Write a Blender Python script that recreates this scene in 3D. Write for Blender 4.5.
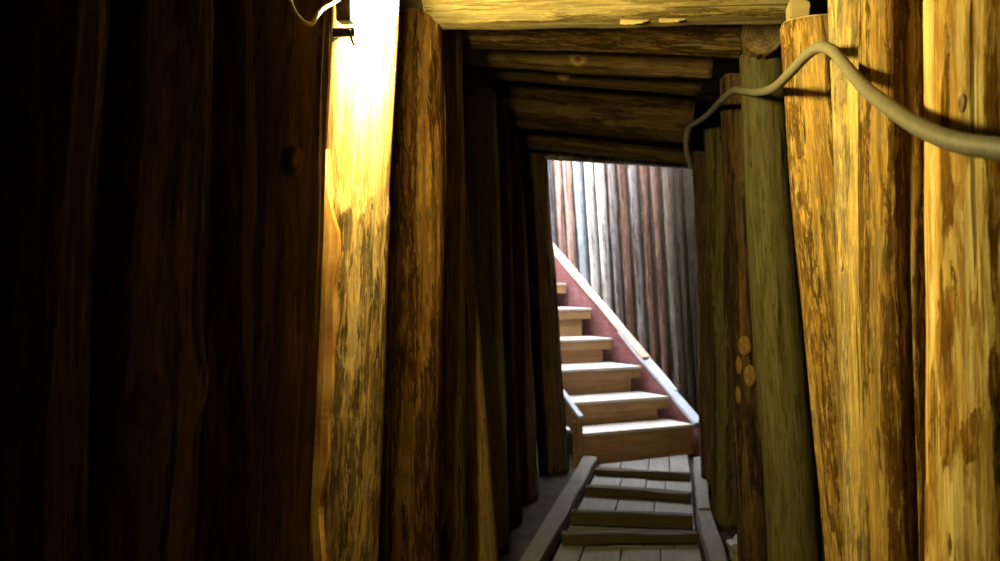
import bpy, bmesh, math, random
from mathutils import Vector, Matrix, noise
from mathutils.bvhtree import BVHTree

for o in list(bpy.data.objects):
    bpy.data.objects.remove(o, do_unlink=True)
SC = bpy.context.scene
COL = SC.collection

# ------------------------------------------------------------------ camera
CAM = Vector((0.0, 0.0, 1.35))
YAW = math.radians(7.97)
F = Vector((-math.sin(YAW), math.cos(YAW), 0))
RT = Vector((math.cos(YAW), math.sin(YAW), 0))
FPX = 1000.0
cd = bpy.data.cameras.new('camera')
cd.sensor_width = 36.0
cd.lens = 36.0
cd.clip_start = 0.02
cd.dof.use_dof = True
cd.dof.focus_distance = 2.6
cd.dof.aperture_fstop = 5.0
cam = bpy.data.objects.new('camera', cd)
cam.location = CAM
cam.rotation_euler = (math.radians(90), 0, YAW)
COL.objects.link(cam)
SC.camera = cam

# ------------------------------------------------------------------ sky, view
SKY = 21.0
LAMP = 950.0
w = bpy.data.worlds.new('sky')
w.use_nodes = True
bg = w.node_tree.nodes['Background']
bg.inputs[0].default_value = (0.84, 0.90, 1.0, 1)
bg.inputs[1].default_value = SKY
SC.world = w
vs = SC.view_settings
vs.view_transform = 'Standard'
vs.look = 'None'
vs.gamma = 1.0
vs.use_curve_mapping = False
vs.exposure = 0.0


def at(px, py, d):
    """point of the place seen at (px, py) at distance d along the tunnel"""
    q = F + RT * ((px - 500) / FPX) + Vector((0, 0, (280.5 - py) / FPX))
    return CAM + q * (d / q.y)


def floor_at(px, py, z=0.0):
    q = F + RT * ((px - 500) / FPX) + Vector((0, 0, (280.5 - py) / FPX))
    return CAM + q * ((z - CAM.z) / q.z)


def on_plane(px, py, P0, D):
    """(s, z) where the sight line meets the upright plane through P0 along D"""
    q = F + RT * ((px - 500) / FPX) + Vector((0, 0, (280.5 - py) / FPX))
    n = Vector((D.y, -D.x, 0))
    k = (Vector((P0.x, P0.y, 0)) - Vector((CAM.x, CAM.y, 0))).dot(n) / q.dot(n)
    p = CAM + q * k
    return (p.xy - P0.xy).dot(D.xy), p.z


# ------------------------------------------------------------------ materials
def nd(nt, kind, **kw):
    n = nt.nodes.new(kind)
    for k, v in kw.items():
        setattr(n, k, v)
    return n


def noise_node(nt, vec, scale, detail=5, rough=0.6, dist=0.0):
    n = nd(nt, 'ShaderNodeTexNoise')
    n.inputs['Scale'].default_value = scale
    n.inputs['Detail'].default_value = detail
    n.inputs['Roughness'].default_value = rough
    n.inputs['Distortion'].default_value = dist
    nt.links.new(vec, n.inputs['Vector'])
    return n.outputs['Fac']


def ramp(nt, fac, stops, mode='LINEAR'):
    r = nd(nt, 'ShaderNodeValToRGB')
    r.color_ramp.interpolation = mode
    e = r.color_ramp.elements
    while len(e) < len(stops):
        e.new(0.5)
    for el, (p, c) in zip(e, stops):
        el.position = p
        el.color = (c, c, c, 1) if isinstance(c, (int, float)) else (*c, 1)
    nt.links.new(fac, r.inputs[0])
    return r.outputs[0]


def mix(nt, fac, a, b, blend='MIX'):
    m = nd(nt, 'ShaderNodeMix', data_type='RGBA', blend_type=blend)
    for sock, v in ((m.inputs['Factor'], fac), (m.inputs[6], a), (m.inputs[7], b)):
        if hasattr(v, 'is_linked'):
            nt.links.new(v, sock)
        elif isinstance(v, (int, float)):
            sock.default_value = v
        else:
            sock.default_value = (*v, 1)
    return m.outputs[2]


def math_(nt, op, a, b):
    m = nd(nt, 'ShaderNodeMath', operation=op)
    for s, v in ((m.inputs[0], a), (m.inputs[1], b)):
        if hasattr(v, 'is_linked'):
            nt.links.new(v, s)
        else:
            s.default_value = v
    return m.outputs[0]


def base_mat(name, rough=0.8, spec=0.08):
    m = bpy.data.materials.new(name)
    m.use_nodes = True
    nt = m.node_tree
    p = nt.nodes['Principled BSDF']
    p.inputs['Roughness'].default_value = rough
    p.inputs['Specular IOR Level'].default_value = spec
    return m, nt, p


def bump(nt, p, h, strength=0.5, dist=0.01):
    b = nd(nt, 'ShaderNodeBump')
    b.inputs['Strength'].default_value = strength
    b.inputs['Distance'].default_value = dist
    nt.links.new(h, b.inputs['Height'])
    nt.links.new(b.outputs[0], p.inputs['Normal'])


def log_mat(name, pale, tan, bark, grey=(0.2, 0.17, 0.12), grey_amt=0.35, rough=0.88, bump_s=0.6, edge=0.5, speck=0.5):
    """peeled wood (pale / tan fibres, weathered grey) under leftover bark; the mesh attribute 'bark' says where bark stays"""
    m, nt, p = base_mat(name, rough, 0.0)
    L = nt.links
    tc = nd(nt, 'ShaderNodeTexCoord')
    oi = nd(nt, 'ShaderNodeObjectInfo')
    off = nd(nt, 'ShaderNodeVectorMath', operation='MULTIPLY_ADD')
    L.new(oi.outputs['Random'], off.inputs[0])
    off.inputs[1].default_value = (37, 53, 71)
    L.new(tc.outputs['Object'], off.inputs[2])

    def stretched(k):
        mp = nd(nt, 'ShaderNodeMapping')
        mp.inputs['Scale'].default_value = (1, 1, k)
        L.new(off.outputs[0], mp.inputs[0])
        return mp.outputs[0]
    v1, v2, v3 = stretched(0.16), stretched(0.035), stretched(0.4)
    v4 = stretched(0.10)
    broad = noise_node(nt, v4, 26, 5, 0.6, 0.3)
    streak = noise_node(nt, v4, 62, 6, 0.68, 0.5)
    fibre = noise_node(nt, v2, 190, 6, 0.7)
    edge_n = noise_node(nt, v1, 44, 8, 0.72, 0.6)
    blotch = noise_node(nt, v3, 24, 8, 0.7, 0.3)
    at_ = nd(nt, 'ShaderNodeAttribute', attribute_name='bark')
    c = mix(nt, ramp(nt, broad, [(0.40, 0.0), (0.60, 1.0)]), pale, tan)
    fib = ramp(nt, fibre, [(0.28, (0.42, 0.36, 0.3)), (0.5, (0.95, 0.93, 0.9)), (0.72, (1.3, 1.28, 1.2))])
    mid = tuple(x * 0.3 + y * 0.7 for x, y in zip(tan, bark))
    c = mix(nt, math_(nt, 'MULTIPLY', ramp(nt, streak, [(0.50, 0.0), (0.57, 1.0)]), 0.85), c, mid)
    c = mix(nt, 0.85, c, fib, 'MULTIPLY')
    gm = math_(nt, 'MULTIPLY', ramp(nt, blotch, [(0.46, 0.0), (0.58, 1.0)]), grey_amt)
    c = mix(nt, gm, c, grey)
    s = math_(nt, 'ADD', at_.outputs['Fac'], math_(nt, 'MULTIPLY', math_(nt, 'SUBTRACT', edge_n, 0.5), edge * 2))
    mask = ramp(nt, s, [(0.47, 0.0), (0.53, 1.0)])
    bk = mix(nt, ramp(nt, blotch, [(0.38, 0.0), (0.62, 1.0)]), bark, tuple(x * 0.45 for x in bark))
    bk = mix(nt, math_(nt, 'MULTIPLY', ramp(nt, streak, [(0.52, 0.0), (0.58, 1.0)]), 0.75), bk, tan)
    bk = mix(nt, 0.85, bk, fib, 'MULTIPLY')
    c = mix(nt, mask, c, bk)
    fleck = noise_node(nt, v1, 90, 5, 0.65, 0.4)
    fm = math_(nt, 'MULTIPLY', ramp(nt, fleck, [(0.56, 0.0), (0.61, 1.0)]), speck)
    c = mix(nt, fm, c, tuple(min(1, x * 1.15) for x in pale))
    # narrow dark drying checks
    chk = noise_node(nt, stretched(0.012), 55, 2, 0.5)
    cm = math_(nt, 'MULTIPLY', ramp(nt, chk, [(0.68, 0.0), (0.71, 1.0)]), 0.7)
    c = mix(nt, cm, c, (0.03, 0.02, 0.01))
    L.new(c, p.inputs['Base Color'])
    h = math_(nt, 'ADD', math_(nt, 'MULTIPLY', mask, 0.6), math_(nt, 'MULTIPLY', fibre, 0.45))
    h = math_(nt, 'ADD', h, math_(nt, 'MULTIPLY', edge_n, 0.45))
    h = math_(nt, 'ADD', h, math_(nt, 'MULTIPLY', streak, 0.4))
    h = math_(nt, 'SUBTRACT', h, math_(nt, 'MULTIPLY', cm, 0.8))
    bump(nt, p, h, bump_s, 0.012)
    return m


def end_mat(name, col, dark):
    m, nt, p = base_mat(name, 0.85)
    tc = nd(nt, 'ShaderNodeTexCoord')
    wv = nd(nt, 'ShaderNodeTexWave', wave_type='RINGS', rings_direction='Z')
    wv.inputs['Scale'].default_value = 22
    wv.inputs['Distortion'].default_value = 4
    wv.inputs['Detail'].default_value = 4
    nt.links.new(tc.outputs['Object'], wv.inputs['Vector'])
    n = noise_node(nt, tc.outputs['Object'], 25, 6, 0.7)
    c = mix(nt, wv.outputs['Fac'], col, tuple(x * 0.7 for x in col))
    c = mix(nt, ramp(nt, n, [(0.45, 0), (0.65, 1)]), c, dark)
    nt.links.new(c, p.inputs['Base Color'])
    bump(nt, p, n, 0.4, 0.01)
    return m


def board_mat(name, col, dark, axis=0, rough=0.75, wear=0.4, wearcol=(0.6, 0.6, 0.6)):
    """sawn board, fibres along the given local axis"""
    m, nt, p = base_mat(name, rough)
    tc = nd(nt, 'ShaderNodeTexCoord')
    oi = nd(nt, 'ShaderNodeObjectInfo')
    off = nd(nt, 'ShaderNodeVectorMath', operation='MULTIPLY_ADD')
    nt.links.new(oi.outputs['Random'], off.inputs[0])
    off.inputs[1].default_value = (17, 23, 31)
    nt.links.new(tc.outputs['Object'], off.inputs[2])
    mp = nd(nt, 'ShaderNodeMapping')
    s = [1, 1, 1]
    s[axis] = 0.06
    mp.inputs['Scale'].default_value = s
    nt.links.new(off.outputs[0], mp.inputs[0])
    f = noise_node(nt, mp.outputs[0], 60, 6, 0.65)
    b = noise_node(nt, off.outputs[0], 9, 6, 0.65)
    c = mix(nt, ramp(nt, f, [(0.3, 0), (0.7, 1)]), dark, col)
    wm = math_(nt, 'MULTIPLY', ramp(nt, b, [(0.45, 0), (0.62, 1)]), wear)
    c = mix(nt, wm, c, wearcol)
    nt.links.new(c, p.inputs['Base Color'])
    bump(nt, p, f, 0.35, 0.006)
    return m


def plain(name, col, rough=0.5, metal=0.0, var=0.25, scale=40):
    m, nt, p = base_mat(name, rough)
    p.inputs['Metallic'].default_value = metal
    tc = nd(nt, 'ShaderNodeTexCoord')
    n = noise_node(nt, tc.outputs['Object'], scale, 5, 0.6)
    c = mix(nt, n, tuple(x * (1 - var) for x in col), tuple(min(1, x * (1 + var)) for x in col))
    nt.links.new(c, p.inputs['Base Color'])
    bump(nt, p, n, 0.2, 0.004)
    return m


M = {}
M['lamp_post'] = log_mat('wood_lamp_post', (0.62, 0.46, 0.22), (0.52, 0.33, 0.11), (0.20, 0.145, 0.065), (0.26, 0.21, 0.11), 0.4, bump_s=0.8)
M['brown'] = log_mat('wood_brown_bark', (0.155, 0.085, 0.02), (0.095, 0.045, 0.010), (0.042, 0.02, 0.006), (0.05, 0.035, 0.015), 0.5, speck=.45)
M['dark'] = log_mat('wood_dark', (0.14, 0.088, 0.042), (0.09, 0.053, 0.024), (0.04, 0.026, 0.014), (0.06, 0.045, 0.03), 0.4, bump_s=0.4, speck=0.1)  # dark wood; shade on the near left logs is put into it too
M['black'] = log_mat('wood_shade_dark', (0.075, 0.045, 0.02), (0.05, 0.028, 0.012), (0.02, 0.013, 0.007), (0.03, 0.022, 0.014), 0.4, bump_s=0.4, speck=0.05)  # shade of logs short of the lamp is put into this near-black colour
M['olive'] = log_mat('wood_olive_grey', (0.13, 0.115, 0.046), (0.10, 0.08, 0.03), (0.055, 0.042, 0.015), (0.095, 0.09, 0.046), 0.6, bump_s=0.45, speck=0.15)
M['peeled'] = log_mat('wood_pale_peeled', (0.85, 0.70, 0.30), (0.62, 0.38, 0.09), (0.30, 0.15, 0.03), (0.5, 0.38, 0.17), 0.15, rough=0.85, bump_s=0.45, edge=0.55, speck=0.2)
M['weathered'] = log_mat('wood_weathered_grey', (0.62, 0.46, 0.15), (0.5, 0.34, 0.1), (0.30, 0.235, 0.115), (0.27, 0.215, 0.11), 0.4, bump_s=0.5, edge=0.5)
M['mottled'] = log_mat('wood_mottled', (0.58, 0.39, 0.11), (0.40, 0.23, 0.05), (0.19, 0.105, 0.028), (0.25, 0.20, 0.09), 0.5, bump_s=0.8, edge=.8)
M['mottled_dark'] = log_mat('wood_mottled_dark', (0.44, 0.30, 0.085), (0.30, 0.175, 0.04), (0.14, 0.08, 0.022), (0.20, 0.165, 0.075), 0.6, bump_s=0.8, edge=.8)
M['grey_dim'] = log_mat('wood_dull_grey', (0.22, 0.185, 0.10), (0.17, 0.14, 0.075), (0.11, 0.088, 0.05), (0.18, 0.16, 0.10), 0.6, bump_s=0.5, speck=.1)
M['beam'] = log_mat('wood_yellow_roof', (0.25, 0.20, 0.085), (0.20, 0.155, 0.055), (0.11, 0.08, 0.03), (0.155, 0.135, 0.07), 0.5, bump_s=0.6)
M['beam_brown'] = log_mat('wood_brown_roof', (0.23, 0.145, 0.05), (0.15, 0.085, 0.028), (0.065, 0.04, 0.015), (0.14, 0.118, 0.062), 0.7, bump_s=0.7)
M['beam_shaded'] = log_mat('wood_shaded_roof', (0.13, 0.085, 0.03), (0.09, 0.055, 0.018), (0.05, 0.03, 0.012), (0.085, 0.068, 0.035), 0.5, bump_s=0.6, speck=.2)  # darker copy of the brown roof wood; light falloff put into the colour
M['end'] = end_mat('wood_end_grain', (0.20, 0.14, 0.06), (0.06, 0.04, 0.02))
M['end_dark'] = end_mat('wood_end_grain_dark', (0.12, 0.08, 0.04), (0.03, 0.02, 0.01))
M['end_pale'] = end_mat('wood_end_grain_pale', (0.55, 0.42, 0.2), (0.3, 0.2, 0.09))
M['knot'] = end_mat('wood_knot', (0.30, 0.12, 0.04), (0.08, 0.03, 0.012))
M['knot_pale'] = end_mat('wood_knot_pale', (0.45, 0.32, 0.14), (0.25, 0.15, 0.06))
M['knot_dark'] = end_mat('wood_knot_dark', (0.12, 0.06, 0.025), (0.04, 0.02, 0.01))
M['knot_brown'] = end_mat('wood_knot_brown', (0.22, 0.15, 0.07), (0.09, 0.055, 0.025))
M['scar'] = end_mat('peeled_scar', (0.30, 0.19, 0.055), (0.17, 0.095, 0.025))
M['strip'] = board_mat('torn_bark_strip', (0.50, 0.27, 0.07), (0.26, 0.11, 0.02), 2, wear=0.35, wearcol=(0.62, 0.45, 0.18))
M['splinter'] = board_mat('torn_pale_wood', (0.42, 0.33, 0.14), (0.30, 0.22, 0.08), 0, wear=0.1)


# ------------------------------------------------------------------ helpers
def tag(o, label=None, cat=None, group=None, kind=None):
    if label:
        o['label'] = label
    if cat:
        o['category'] = cat
    if group:
        o['group'] = group
    if kind:
        o['kind'] = kind
    return o


def link_mesh(name, me, mat, parent=None, smooth=True):
    o = bpy.data.objects.new(name, me)
    if mat is not None:
        me.materials.append(mat)
    COL.objects.link(o)
    if parent is not None:
        o.parent = parent
    if smooth:
        for p in me.polygons:
            p.use_smooth = True
    return o


def from_bm(name, bm, mat, parent=None, smooth=False):
    bmesh.ops.recalc_face_normals(bm, faces=bm.faces[:])
    me = bpy.data.meshes.new(name)
    bm.to_mesh(me)
    bm.free()
    return link_mesh(name, me, mat, parent, smooth)


def empty(name, loc, label, cat, group=None, rz=0.0):
    o = bpy.data.objects.new(name, None)
    o.location = loc
    o.rotation_euler = (0, 0, rz)
    o.empty_display_size = 0.1
    COL.objects.link(o)
    return tag(o, label, cat, group)


def add_box(bm, cx, cy, cz, sx, sy, sz, bev=0.0, rot=None, sub=None, jit=0.0, seed=0):
    r = bmesh.ops.create_cube(bm, size=1.0)
    vs_ = r['verts']
    bmesh.ops.scale(bm, vec=(sx, sy, sz), verts=vs_)
    if bev > 0:
        es = list({e for v in vs_ for e in v.link_edges})
        rb = bmesh.ops.bevel(bm, geom=es, offset=bev, segments=2, affect='EDGES', profile=0.6)
        vs_ = list({v for f in rb['faces'] for v in f.verts} | {v for v in vs_ if v.is_valid})
    if rot is not None:
        bmesh.ops.rotate(bm, cent=(0, 0, 0), matrix=rot, verts=vs_)
    bmesh.ops.translate(bm, vec=(cx, cy, cz), verts=vs_)
    return vs_


def board_between(name, p0, p1, width, thick, mat, parent=None, up=Vector((0, 0, 1)), bev=0.006, wob=0.004, seed=0, n=14):
    """sawn board from p0 to p1 (ends' centres); local x along it, y across, z its thickness along up"""
    p0, p1 = Vector(p0), Vector(p1)
    ax = (p1 - p0)
    L = ax.length
    ax.normalize()
    ay = up.cross(ax).normalized()
    az = ax.cross(ay)
    bm = bmesh.new()
    prof = []
    hw, ht = width / 2, thick / 2
    for sx, sy in ((-1, -1), (1, -1), (1, 1), (-1, 1)):
        a = (sx * hw, sy * (ht - bev)) if sx * sy > 0 else (sx * (hw - bev), sy * ht)
        b = (sx * (hw - bev), sy * ht) if sx * sy > 0 else (sx * hw, sy * (ht - bev))
        prof += [a, b]
    rings = []
    for i in range(n + 1):
        x = L * i / n
        rg = []
        for k, (y, z) in enumerate(prof):
            q = Vector((x * 3.1, k * 1.7, seed * 5.3))
            rg.append(bm.verts.new((x, y + noise.noise(q) * wob, z + noise.noise(q + Vector((9, 4, 2))) * wob)))
        rings.append(rg)
    m = len(prof)
    for i in range(n):
        for k in range(m):
            bm.faces.new((rings[i][k], rings[i][(k + 1) % m], rings[i + 1][(k + 1) % m], rings[i + 1][k]))
    bm.faces.new(rings[0][::-1])
    bm.faces.new(rings[-1])
    o = from_bm(name, bm, mat, parent)
    mw = Matrix((ax, ay, az)).transposed().to_4x4()
    mw.translation = p0
    o.matrix_local = mw
    return o


def tube(name, pts, r, mat, parent=None, seg=12, smooth_n=8, ridge=0.0):
    """round bar along a smoothed line"""
    P = [Vector(p) for p in pts]
    out = []
    for i in range(len(P) - 1):
        a, b = P[i], P[i + 1]
        pa = P[i - 1] if i else a * 2 - b
        nb = P[i + 2] if i + 2 < len(P) else b * 2 - a
        for k in range(smooth_n):
            t = k / smooth_n
            out.append(0.5 * ((2 * a) + (b - pa) * t + (2 * pa - 5 * a + 4 * b - nb) * t * t + (3 * a - pa - 3 * b + nb) * t ** 3))
    out.append(P[-1])
    bm = bmesh.new()
    rings = []
    up = Vector((0.13, 0.21, 0.97)).normalized()
    prev = None
    for i, p in enumerate(out):
        t = (out[min(i + 1, len(out) - 1)] - out[max(i - 1, 0)]).normalized()
        if prev is None:
            n = (up - t * up.dot(t)).normalized()
        else:
            n = (prev - t * prev.dot(t)).normalized()
        prev = n
        b = t.cross(n)
        rr = r * (1 + ridge * (1 if i % 2 else -1))
        rings.append([bm.verts.new(p + (n * math.cos(a) + b * math.sin(a)) * rr) for a in [2 * math.pi * k / seg for k in range(seg)]])
    for i in range(len(rings) - 1):
        for k in range(seg):
            bm.faces.new((rings[i][k], rings[i][(k + 1) % seg], rings[i + 1][(k + 1) % seg], rings[i + 1][k]))
    bm.faces.new(rings[0][::-1])
    bm.faces.new(rings[-1])
    return from_bm(name, bm, mat, parent, True)


def pix(p):
    q = p - CAM
    f = q.dot(F)
    return 500 + FPX * q.dot(RT) / f, 280.5 - FPX * q.z / f


SEED = [0]


def make_log(name, label, p0, p1, r0, r1, mat, group=None, cat='log', bark=0.35, wob=0.06, bend=(0, 0), knots=(), patches=None,
             bark_h=0.006, hi=False, ends=('a', 'b'), endmat='end', flat=None, shear=0.0, crack=None):
    """one rough log from p0 to p1; 'bark' attribute = how much bark stays (patches: blobs measured along the log, or a function)"""
    SEED[0] += 1
    sd = SEED[0] * 7.31
    p0, p1 = Vector(p0), Vector(p1)
    az = p1 - p0
    L = az.length
    az.normalize()
    ref = Vector((0, -1, 0)) if abs(az.y) < 0.9 else Vector((0, 0, 1))
    ax = (ref - az * ref.dot(az)).normalized()        # local x looks back along the tunnel
    ay = az.cross(ax)
    mw = Matrix((ax, ay, az)).transposed().to_4x4()
    mw.translation = p0
    nu = 72 if hi else 32
    nv = int(L / (0.016 if hi else 0.045)) + 2
    verts, faces, attr = [], [], []
    for j in range(nv + 1):
        t = j / nv
        z = L * t
        rr = r0 + (r1 - r0) * t
        bx = bend[0] * math.sin(math.pi * t) + 0.15 * rr * noise.noise(Vector((z * 0.9, sd, 1)))
        by = bend[1] * math.sin(math.pi * t) + 0.15 * rr * noise.noise(Vector((z * 0.9, sd, 7)))
        for i in range(nu):
            a = 2 * math.pi * i / nu
            c, s = math.cos(a), math.sin(a)
            q = Vector((c * 0.9 + sd, s * 0.9, z * 1.6))
            k = 1 + wob * noise.noise(q) + wob * 0.5 * noise.noise(Vector((c * 3 + sd, s * 3, z * 0.7)))
            k += 0.012 * noise.noise(Vector((c * 9, s * 9 + sd, z * 5)))
            if patches is not None:
                wp = mw @ Vector((c * rr + bx, s * rr + by, z))
                b = patches(wp, a, z, L)
            else:
                b = 0.5 + 0.55 * noise.noise(Vector((c * 1.7 + sd, s * 1.7, z * 0.9 + 3))) + 0.5 * noise.noise(Vector((c * 4.2 + sd, s * 4.2, z * 1.9 + 8)))
                b = b - 0.5 + bark
            add = 0.0
            for (kz, ka, kr, kh) in knots:
                da = (a - ka + math.pi) % (2 * math.pi) - math.pi
                dd = ((z - kz) ** 2 * 0.5 + (da * rr) ** 2) / (kr * kr)
                add += kh * math.exp(-dd)
            rad = rr * k + add + bark_h * (1 if b > 0.5 else (0 if b < 0.35 else (b - 0.35) / 0.15))
            if crack is not None:
                dc = abs((a - crack - .05 * noise.noise(Vector((z * 1.3, sd, 4))) + math.pi) % (2 * math.pi) - math.pi)
                if dc < .05:
                    rad -= .022
            x, y = c * rad, s * rad
            if flat:
                fa, fd = flat
                fx, fy = math.cos(fa), math.sin(fa)
                dpt = x * fx + y * fy
                if dpt > rr * fd:
                    x -= fx * (dpt - rr * fd)
                    y -= fy * (dpt - rr * fd)
            zz = z + (0.01 * noise.noise(Vector((c * 2, s * 2, sd + j))) if j in (0, nv) else 0)
            if shear and j in (0, nv):
                zz += shear * x
            verts.append((x + bx, y + by, zz))
            attr.append(b)
    for j in range(nv):
        for i in range(nu):
            i2 = (i + 1) % nu
            faces.append((j * nu + i, j * nu + i2, (j + 1) * nu + i2, (j + 1) * nu + i))
    faces.append(tuple(range(nu))[::-1])
    faces.append(tuple(nv * nu + i for i in range(nu)))
    me = bpy.data.meshes.new(name)
    me.from_pydata(verts, [], faces)
    at_ = me.attributes.new('bark', 'FLOAT', 'POINT')
    at_.data.foreach_set('value', attr)
    o = link_mesh(name, me, M[mat])
    me.polygons[-1].use_smooth = False
    me.polygons[-2].use_smooth = False
    o.matrix_world = mw
    tag(o, label, cat, group)
    # sawn end faces
    for e in ends:
        j = 0 if e == 'a' else nv
        ring = [Vector(verts[j * nu + i]) for i in range(nu)]
        c = sum(ring, Vector()) / nu
        sgn = -1 if e == 'a' else 1
        bm = bmesh.new()
        lp = [[bm.verts.new(c + (v - c) * f + Vector((0, 0, sgn * (dz + 0.002 * noise.noise(v * 30))))) for v in ring]
              for f, dz in ((0.985, -0.004), (0.95, 0.005), (0.6, 0.006), (0.25, 0.006))]
        for a_, b_ in zip(lp, lp[1:]):
            for i in range(nu):
                bm.faces.new((a_[i], a_[(i + 1) % nu], b_[(i + 1) % nu], b_[i]))
        bm.faces.new(lp[-1])
        bm.faces.new(lp[0][::-1])
        from_bm('cut_end', bm, M[endmat], o, False)
    return o


def add_knot(o, z, a, rsurf, size, out=0.012, mat='knot', elong=1.3, label=None):
    """stub of a cut branch on a log: ring collar and a sunken heart"""
    bm = bmesh.new()
    n = 16
    lp = []
    for f, h in ((1.45, -0.02), (1.2, out * 0.35), (0.95, out * .85), (0.75, out), (0.45, out * 0.95), (0.15, out * 0.9)):
        lp.append([bm.verts.new((h, math.cos(2 * math.pi * k / n) * size * f * (1 + 0.12 * noise.noise(Vector((k * 0.8, z, f)))),
                                 math.sin(2 * math.pi * k / n) * size * f * elong)) for k in range(n)])
    for a_, b_ in zip(lp, lp[1:]):
        for i in range(n):
            bm.faces.new((a_[i], a_[(i + 1) % n], b_[(i + 1) % n], b_[i]))
    bm.faces.new(lp[-1])
    bm.faces.new(lp[0][::-1])
    k = from_bm('knot', bm, M[mat], o, True)
    k.matrix_local = Matrix.Translation((math.cos(a) * rsurf, math.sin(a) * rsurf, z)) @ Matrix.Rotation(a, 4, 'Z')
    if label:
        k['label'] = label
    return k


def surf_knot(o, px, py, size, out, mat, elong=1.3, label=None):
    """knot on the spot of log o seen at (px, py)"""
    inv = o.matrix_world.inverted()
    me = o.data
    tree = BVHTree.FromPolygons([v.co for v in me.vertices], [tuple(p.vertices) for p in me.polygons])
    p0, p1 = inv @ CAM, inv @ at(px, py, 10.0)
    p = tree.ray_cast(p0, (p1 - p0).normalized())[0]
    if p is None:
        return None
    return add_knot(o, p.z, math.atan2(p.y, p.x), math.hypot(p.x, p.y), size, out, mat, elong, label)


def post(side, name, label, e_top, e_bot, d, r_bot, r_top, ztop, mat, **kw):
    """upright log; e_top / e_bot = its aisle-side outline (x, y) as measured, d its distance down the tunnel"""
    def centre(e, r):
        p = at(e[0], e[1], d)
        t = math.atan2(p.x, p.y)
        return Vector((p.x + side * r / math.cos(t), d, p.z))
    a, b = centre(e_bot, r_bot), centre(e_top, r_top)
    k = (b - a) / (b.z - a.z)
    p0 = a + k * (0.0 - a.z)
    p1 = a + k * (ztop - a.z)
    return make_log(name, label, p0, p1, r_bot, r_top, mat, **kw)


def blobs(lst, base=0.1, nz=0.35, fx=2.0, fz=0.7, sd=0):
    """bark remnants: ellipses (x, y, half width, half height, strength) measured on the near side of a log"""
    def f(p, a, z, L):
        u, v = pix(p)
        b = base + nz * noise.noise(Vector((math.cos(a) * fx + sd, math.sin(a) * fx, z * fz)))
        b += nz * 0.6 * noise.noise(Vector((math.cos(a) * fx * 3 + sd, math.sin(a) * fx * 3, z * fz * 2.5)))
        for (x, y, hx, hy, s) in lst:
            q = ((u - x) / hx) ** 2 + ((v - y) / hy) ** 2
            if q < 4:
                b += s * math.exp(-q * q)
        return b
    return f


# ------------------------------------------------------------------ setting
earth, nt, p = base_mat('earth', 0.95)
tc = nd(nt, 'ShaderNodeTexCoord')
n1 = noise_node(nt, tc.outputs['Object'], 7, 8, 0.7)
n2 = noise_node(nt, tc.outputs['Object'], 60, 5, 0.7)
c = mix(nt, ramp(nt, n1, [(0.35, 0), (0.65, 1)]), (0.018, 0.013, 0.008), (0.045, 0.032, 0.02))
c = mix(nt, ramp(nt, n2, [(0.6, 0), (0.7, 1)]), c, (0.07, 0.055, 0.04))
nt.links.new(c, p.inputs['Base Color'])
bump(nt, p, n1, 0.8, 0.05)
ground, nt, p = base_mat('trodden_earth', 0.95)
tc = nd(nt, 'ShaderNodeTexCoord')
n1 = noise_node(nt, tc.outputs['Object'], 9, 8, 0.7)
n2 = noise_node(nt, tc.outputs['Object'], 70, 5, 0.7)
c = mix(nt, ramp(nt, n1, [(0.35, 0), (0.65, 1)]), (0.03, 0.024, 0.016), (0.06, 0.05, 0.034))
c = mix(nt, ramp(nt, n2, [(0.6, 0), (0.7, 1)]), c, (0.10, 0.085, 0.06))
nt.links.new(c, p.inputs['Base Color'])
bump(nt, p, n2, 0.7, 0.02)
roofing = board_mat('roof_boards', (0.06, 0.042, 0.02), (0.03, 0.02, 0.01), 0, wear=0.2, wearcol=(0.05, 0.04, 0.025))

A = Vector((0.42, 7.85, 0))            # foot of the stair, its right-hand corner
D = Vector((-0.585, 0.811, 0)).normalized()
E = Vector((-D.y, D.x, 0))             # towards the stair's left
N = -E


def earth_wall(name, pts, z0, z1, thick_dir, amp=0.04, step=0.16):
    """rough earth face along a ground line, with a solid back"""
    P = []
    for a, b in zip(pts, pts[1:]):
        a, b = Vector(a), Vector(b)
        k = max(1, int((b - a).length / step))
        P += [a + (b - a) * (i / k) for i in range(k)]
    P.append(Vector(pts[-1]))
    nz = int((z1 - z0) / step) + 1
    bm = bmesh.new()
    fr, bk = [], []
    T = Vector(thick_dir)
    for q in P:
        col, colb = [], []
        for j in range(nz + 1):
            z = z0 + (z1 - z0) * j / nz
            v = Vector((q.x, q.y, z))
            m = amp * noise.noise(v * 2.3) + amp * 0.5 * noise.noise(v * 6.1)
            col.append(bm.verts.new(v + T.normalized() * abs(m)))
            colb.append(bm.verts.new(v + T))
        fr.append(col)
        bk.append(colb)
    n = len(P)
    for i in range(n - 1):
        for j in range(nz):
            bm.faces.new((fr[i][j], fr[i + 1][j], fr[i + 1][j + 1], fr[i][j + 1]))
            bm.faces.new((bk[i][j], bk[i][j + 1], bk[i + 1][j + 1], bk[i + 1][j]))
        bm.faces.new((fr[i][0], bk[i][0], bk[i + 1][0], fr[i + 1][0]))
        bm.faces.new((fr[i][nz], fr[i + 1][nz], bk[i + 1][nz], bk[i][nz]))
    for i in (0, n - 1):
        for j in range(nz):
            bm.faces.new((fr[i][j], fr[i][j + 1], bk[i][j + 1], bk[i][j]))
    return tag(from_bm(name, bm, earth, None, True), kind='structure')


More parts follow.
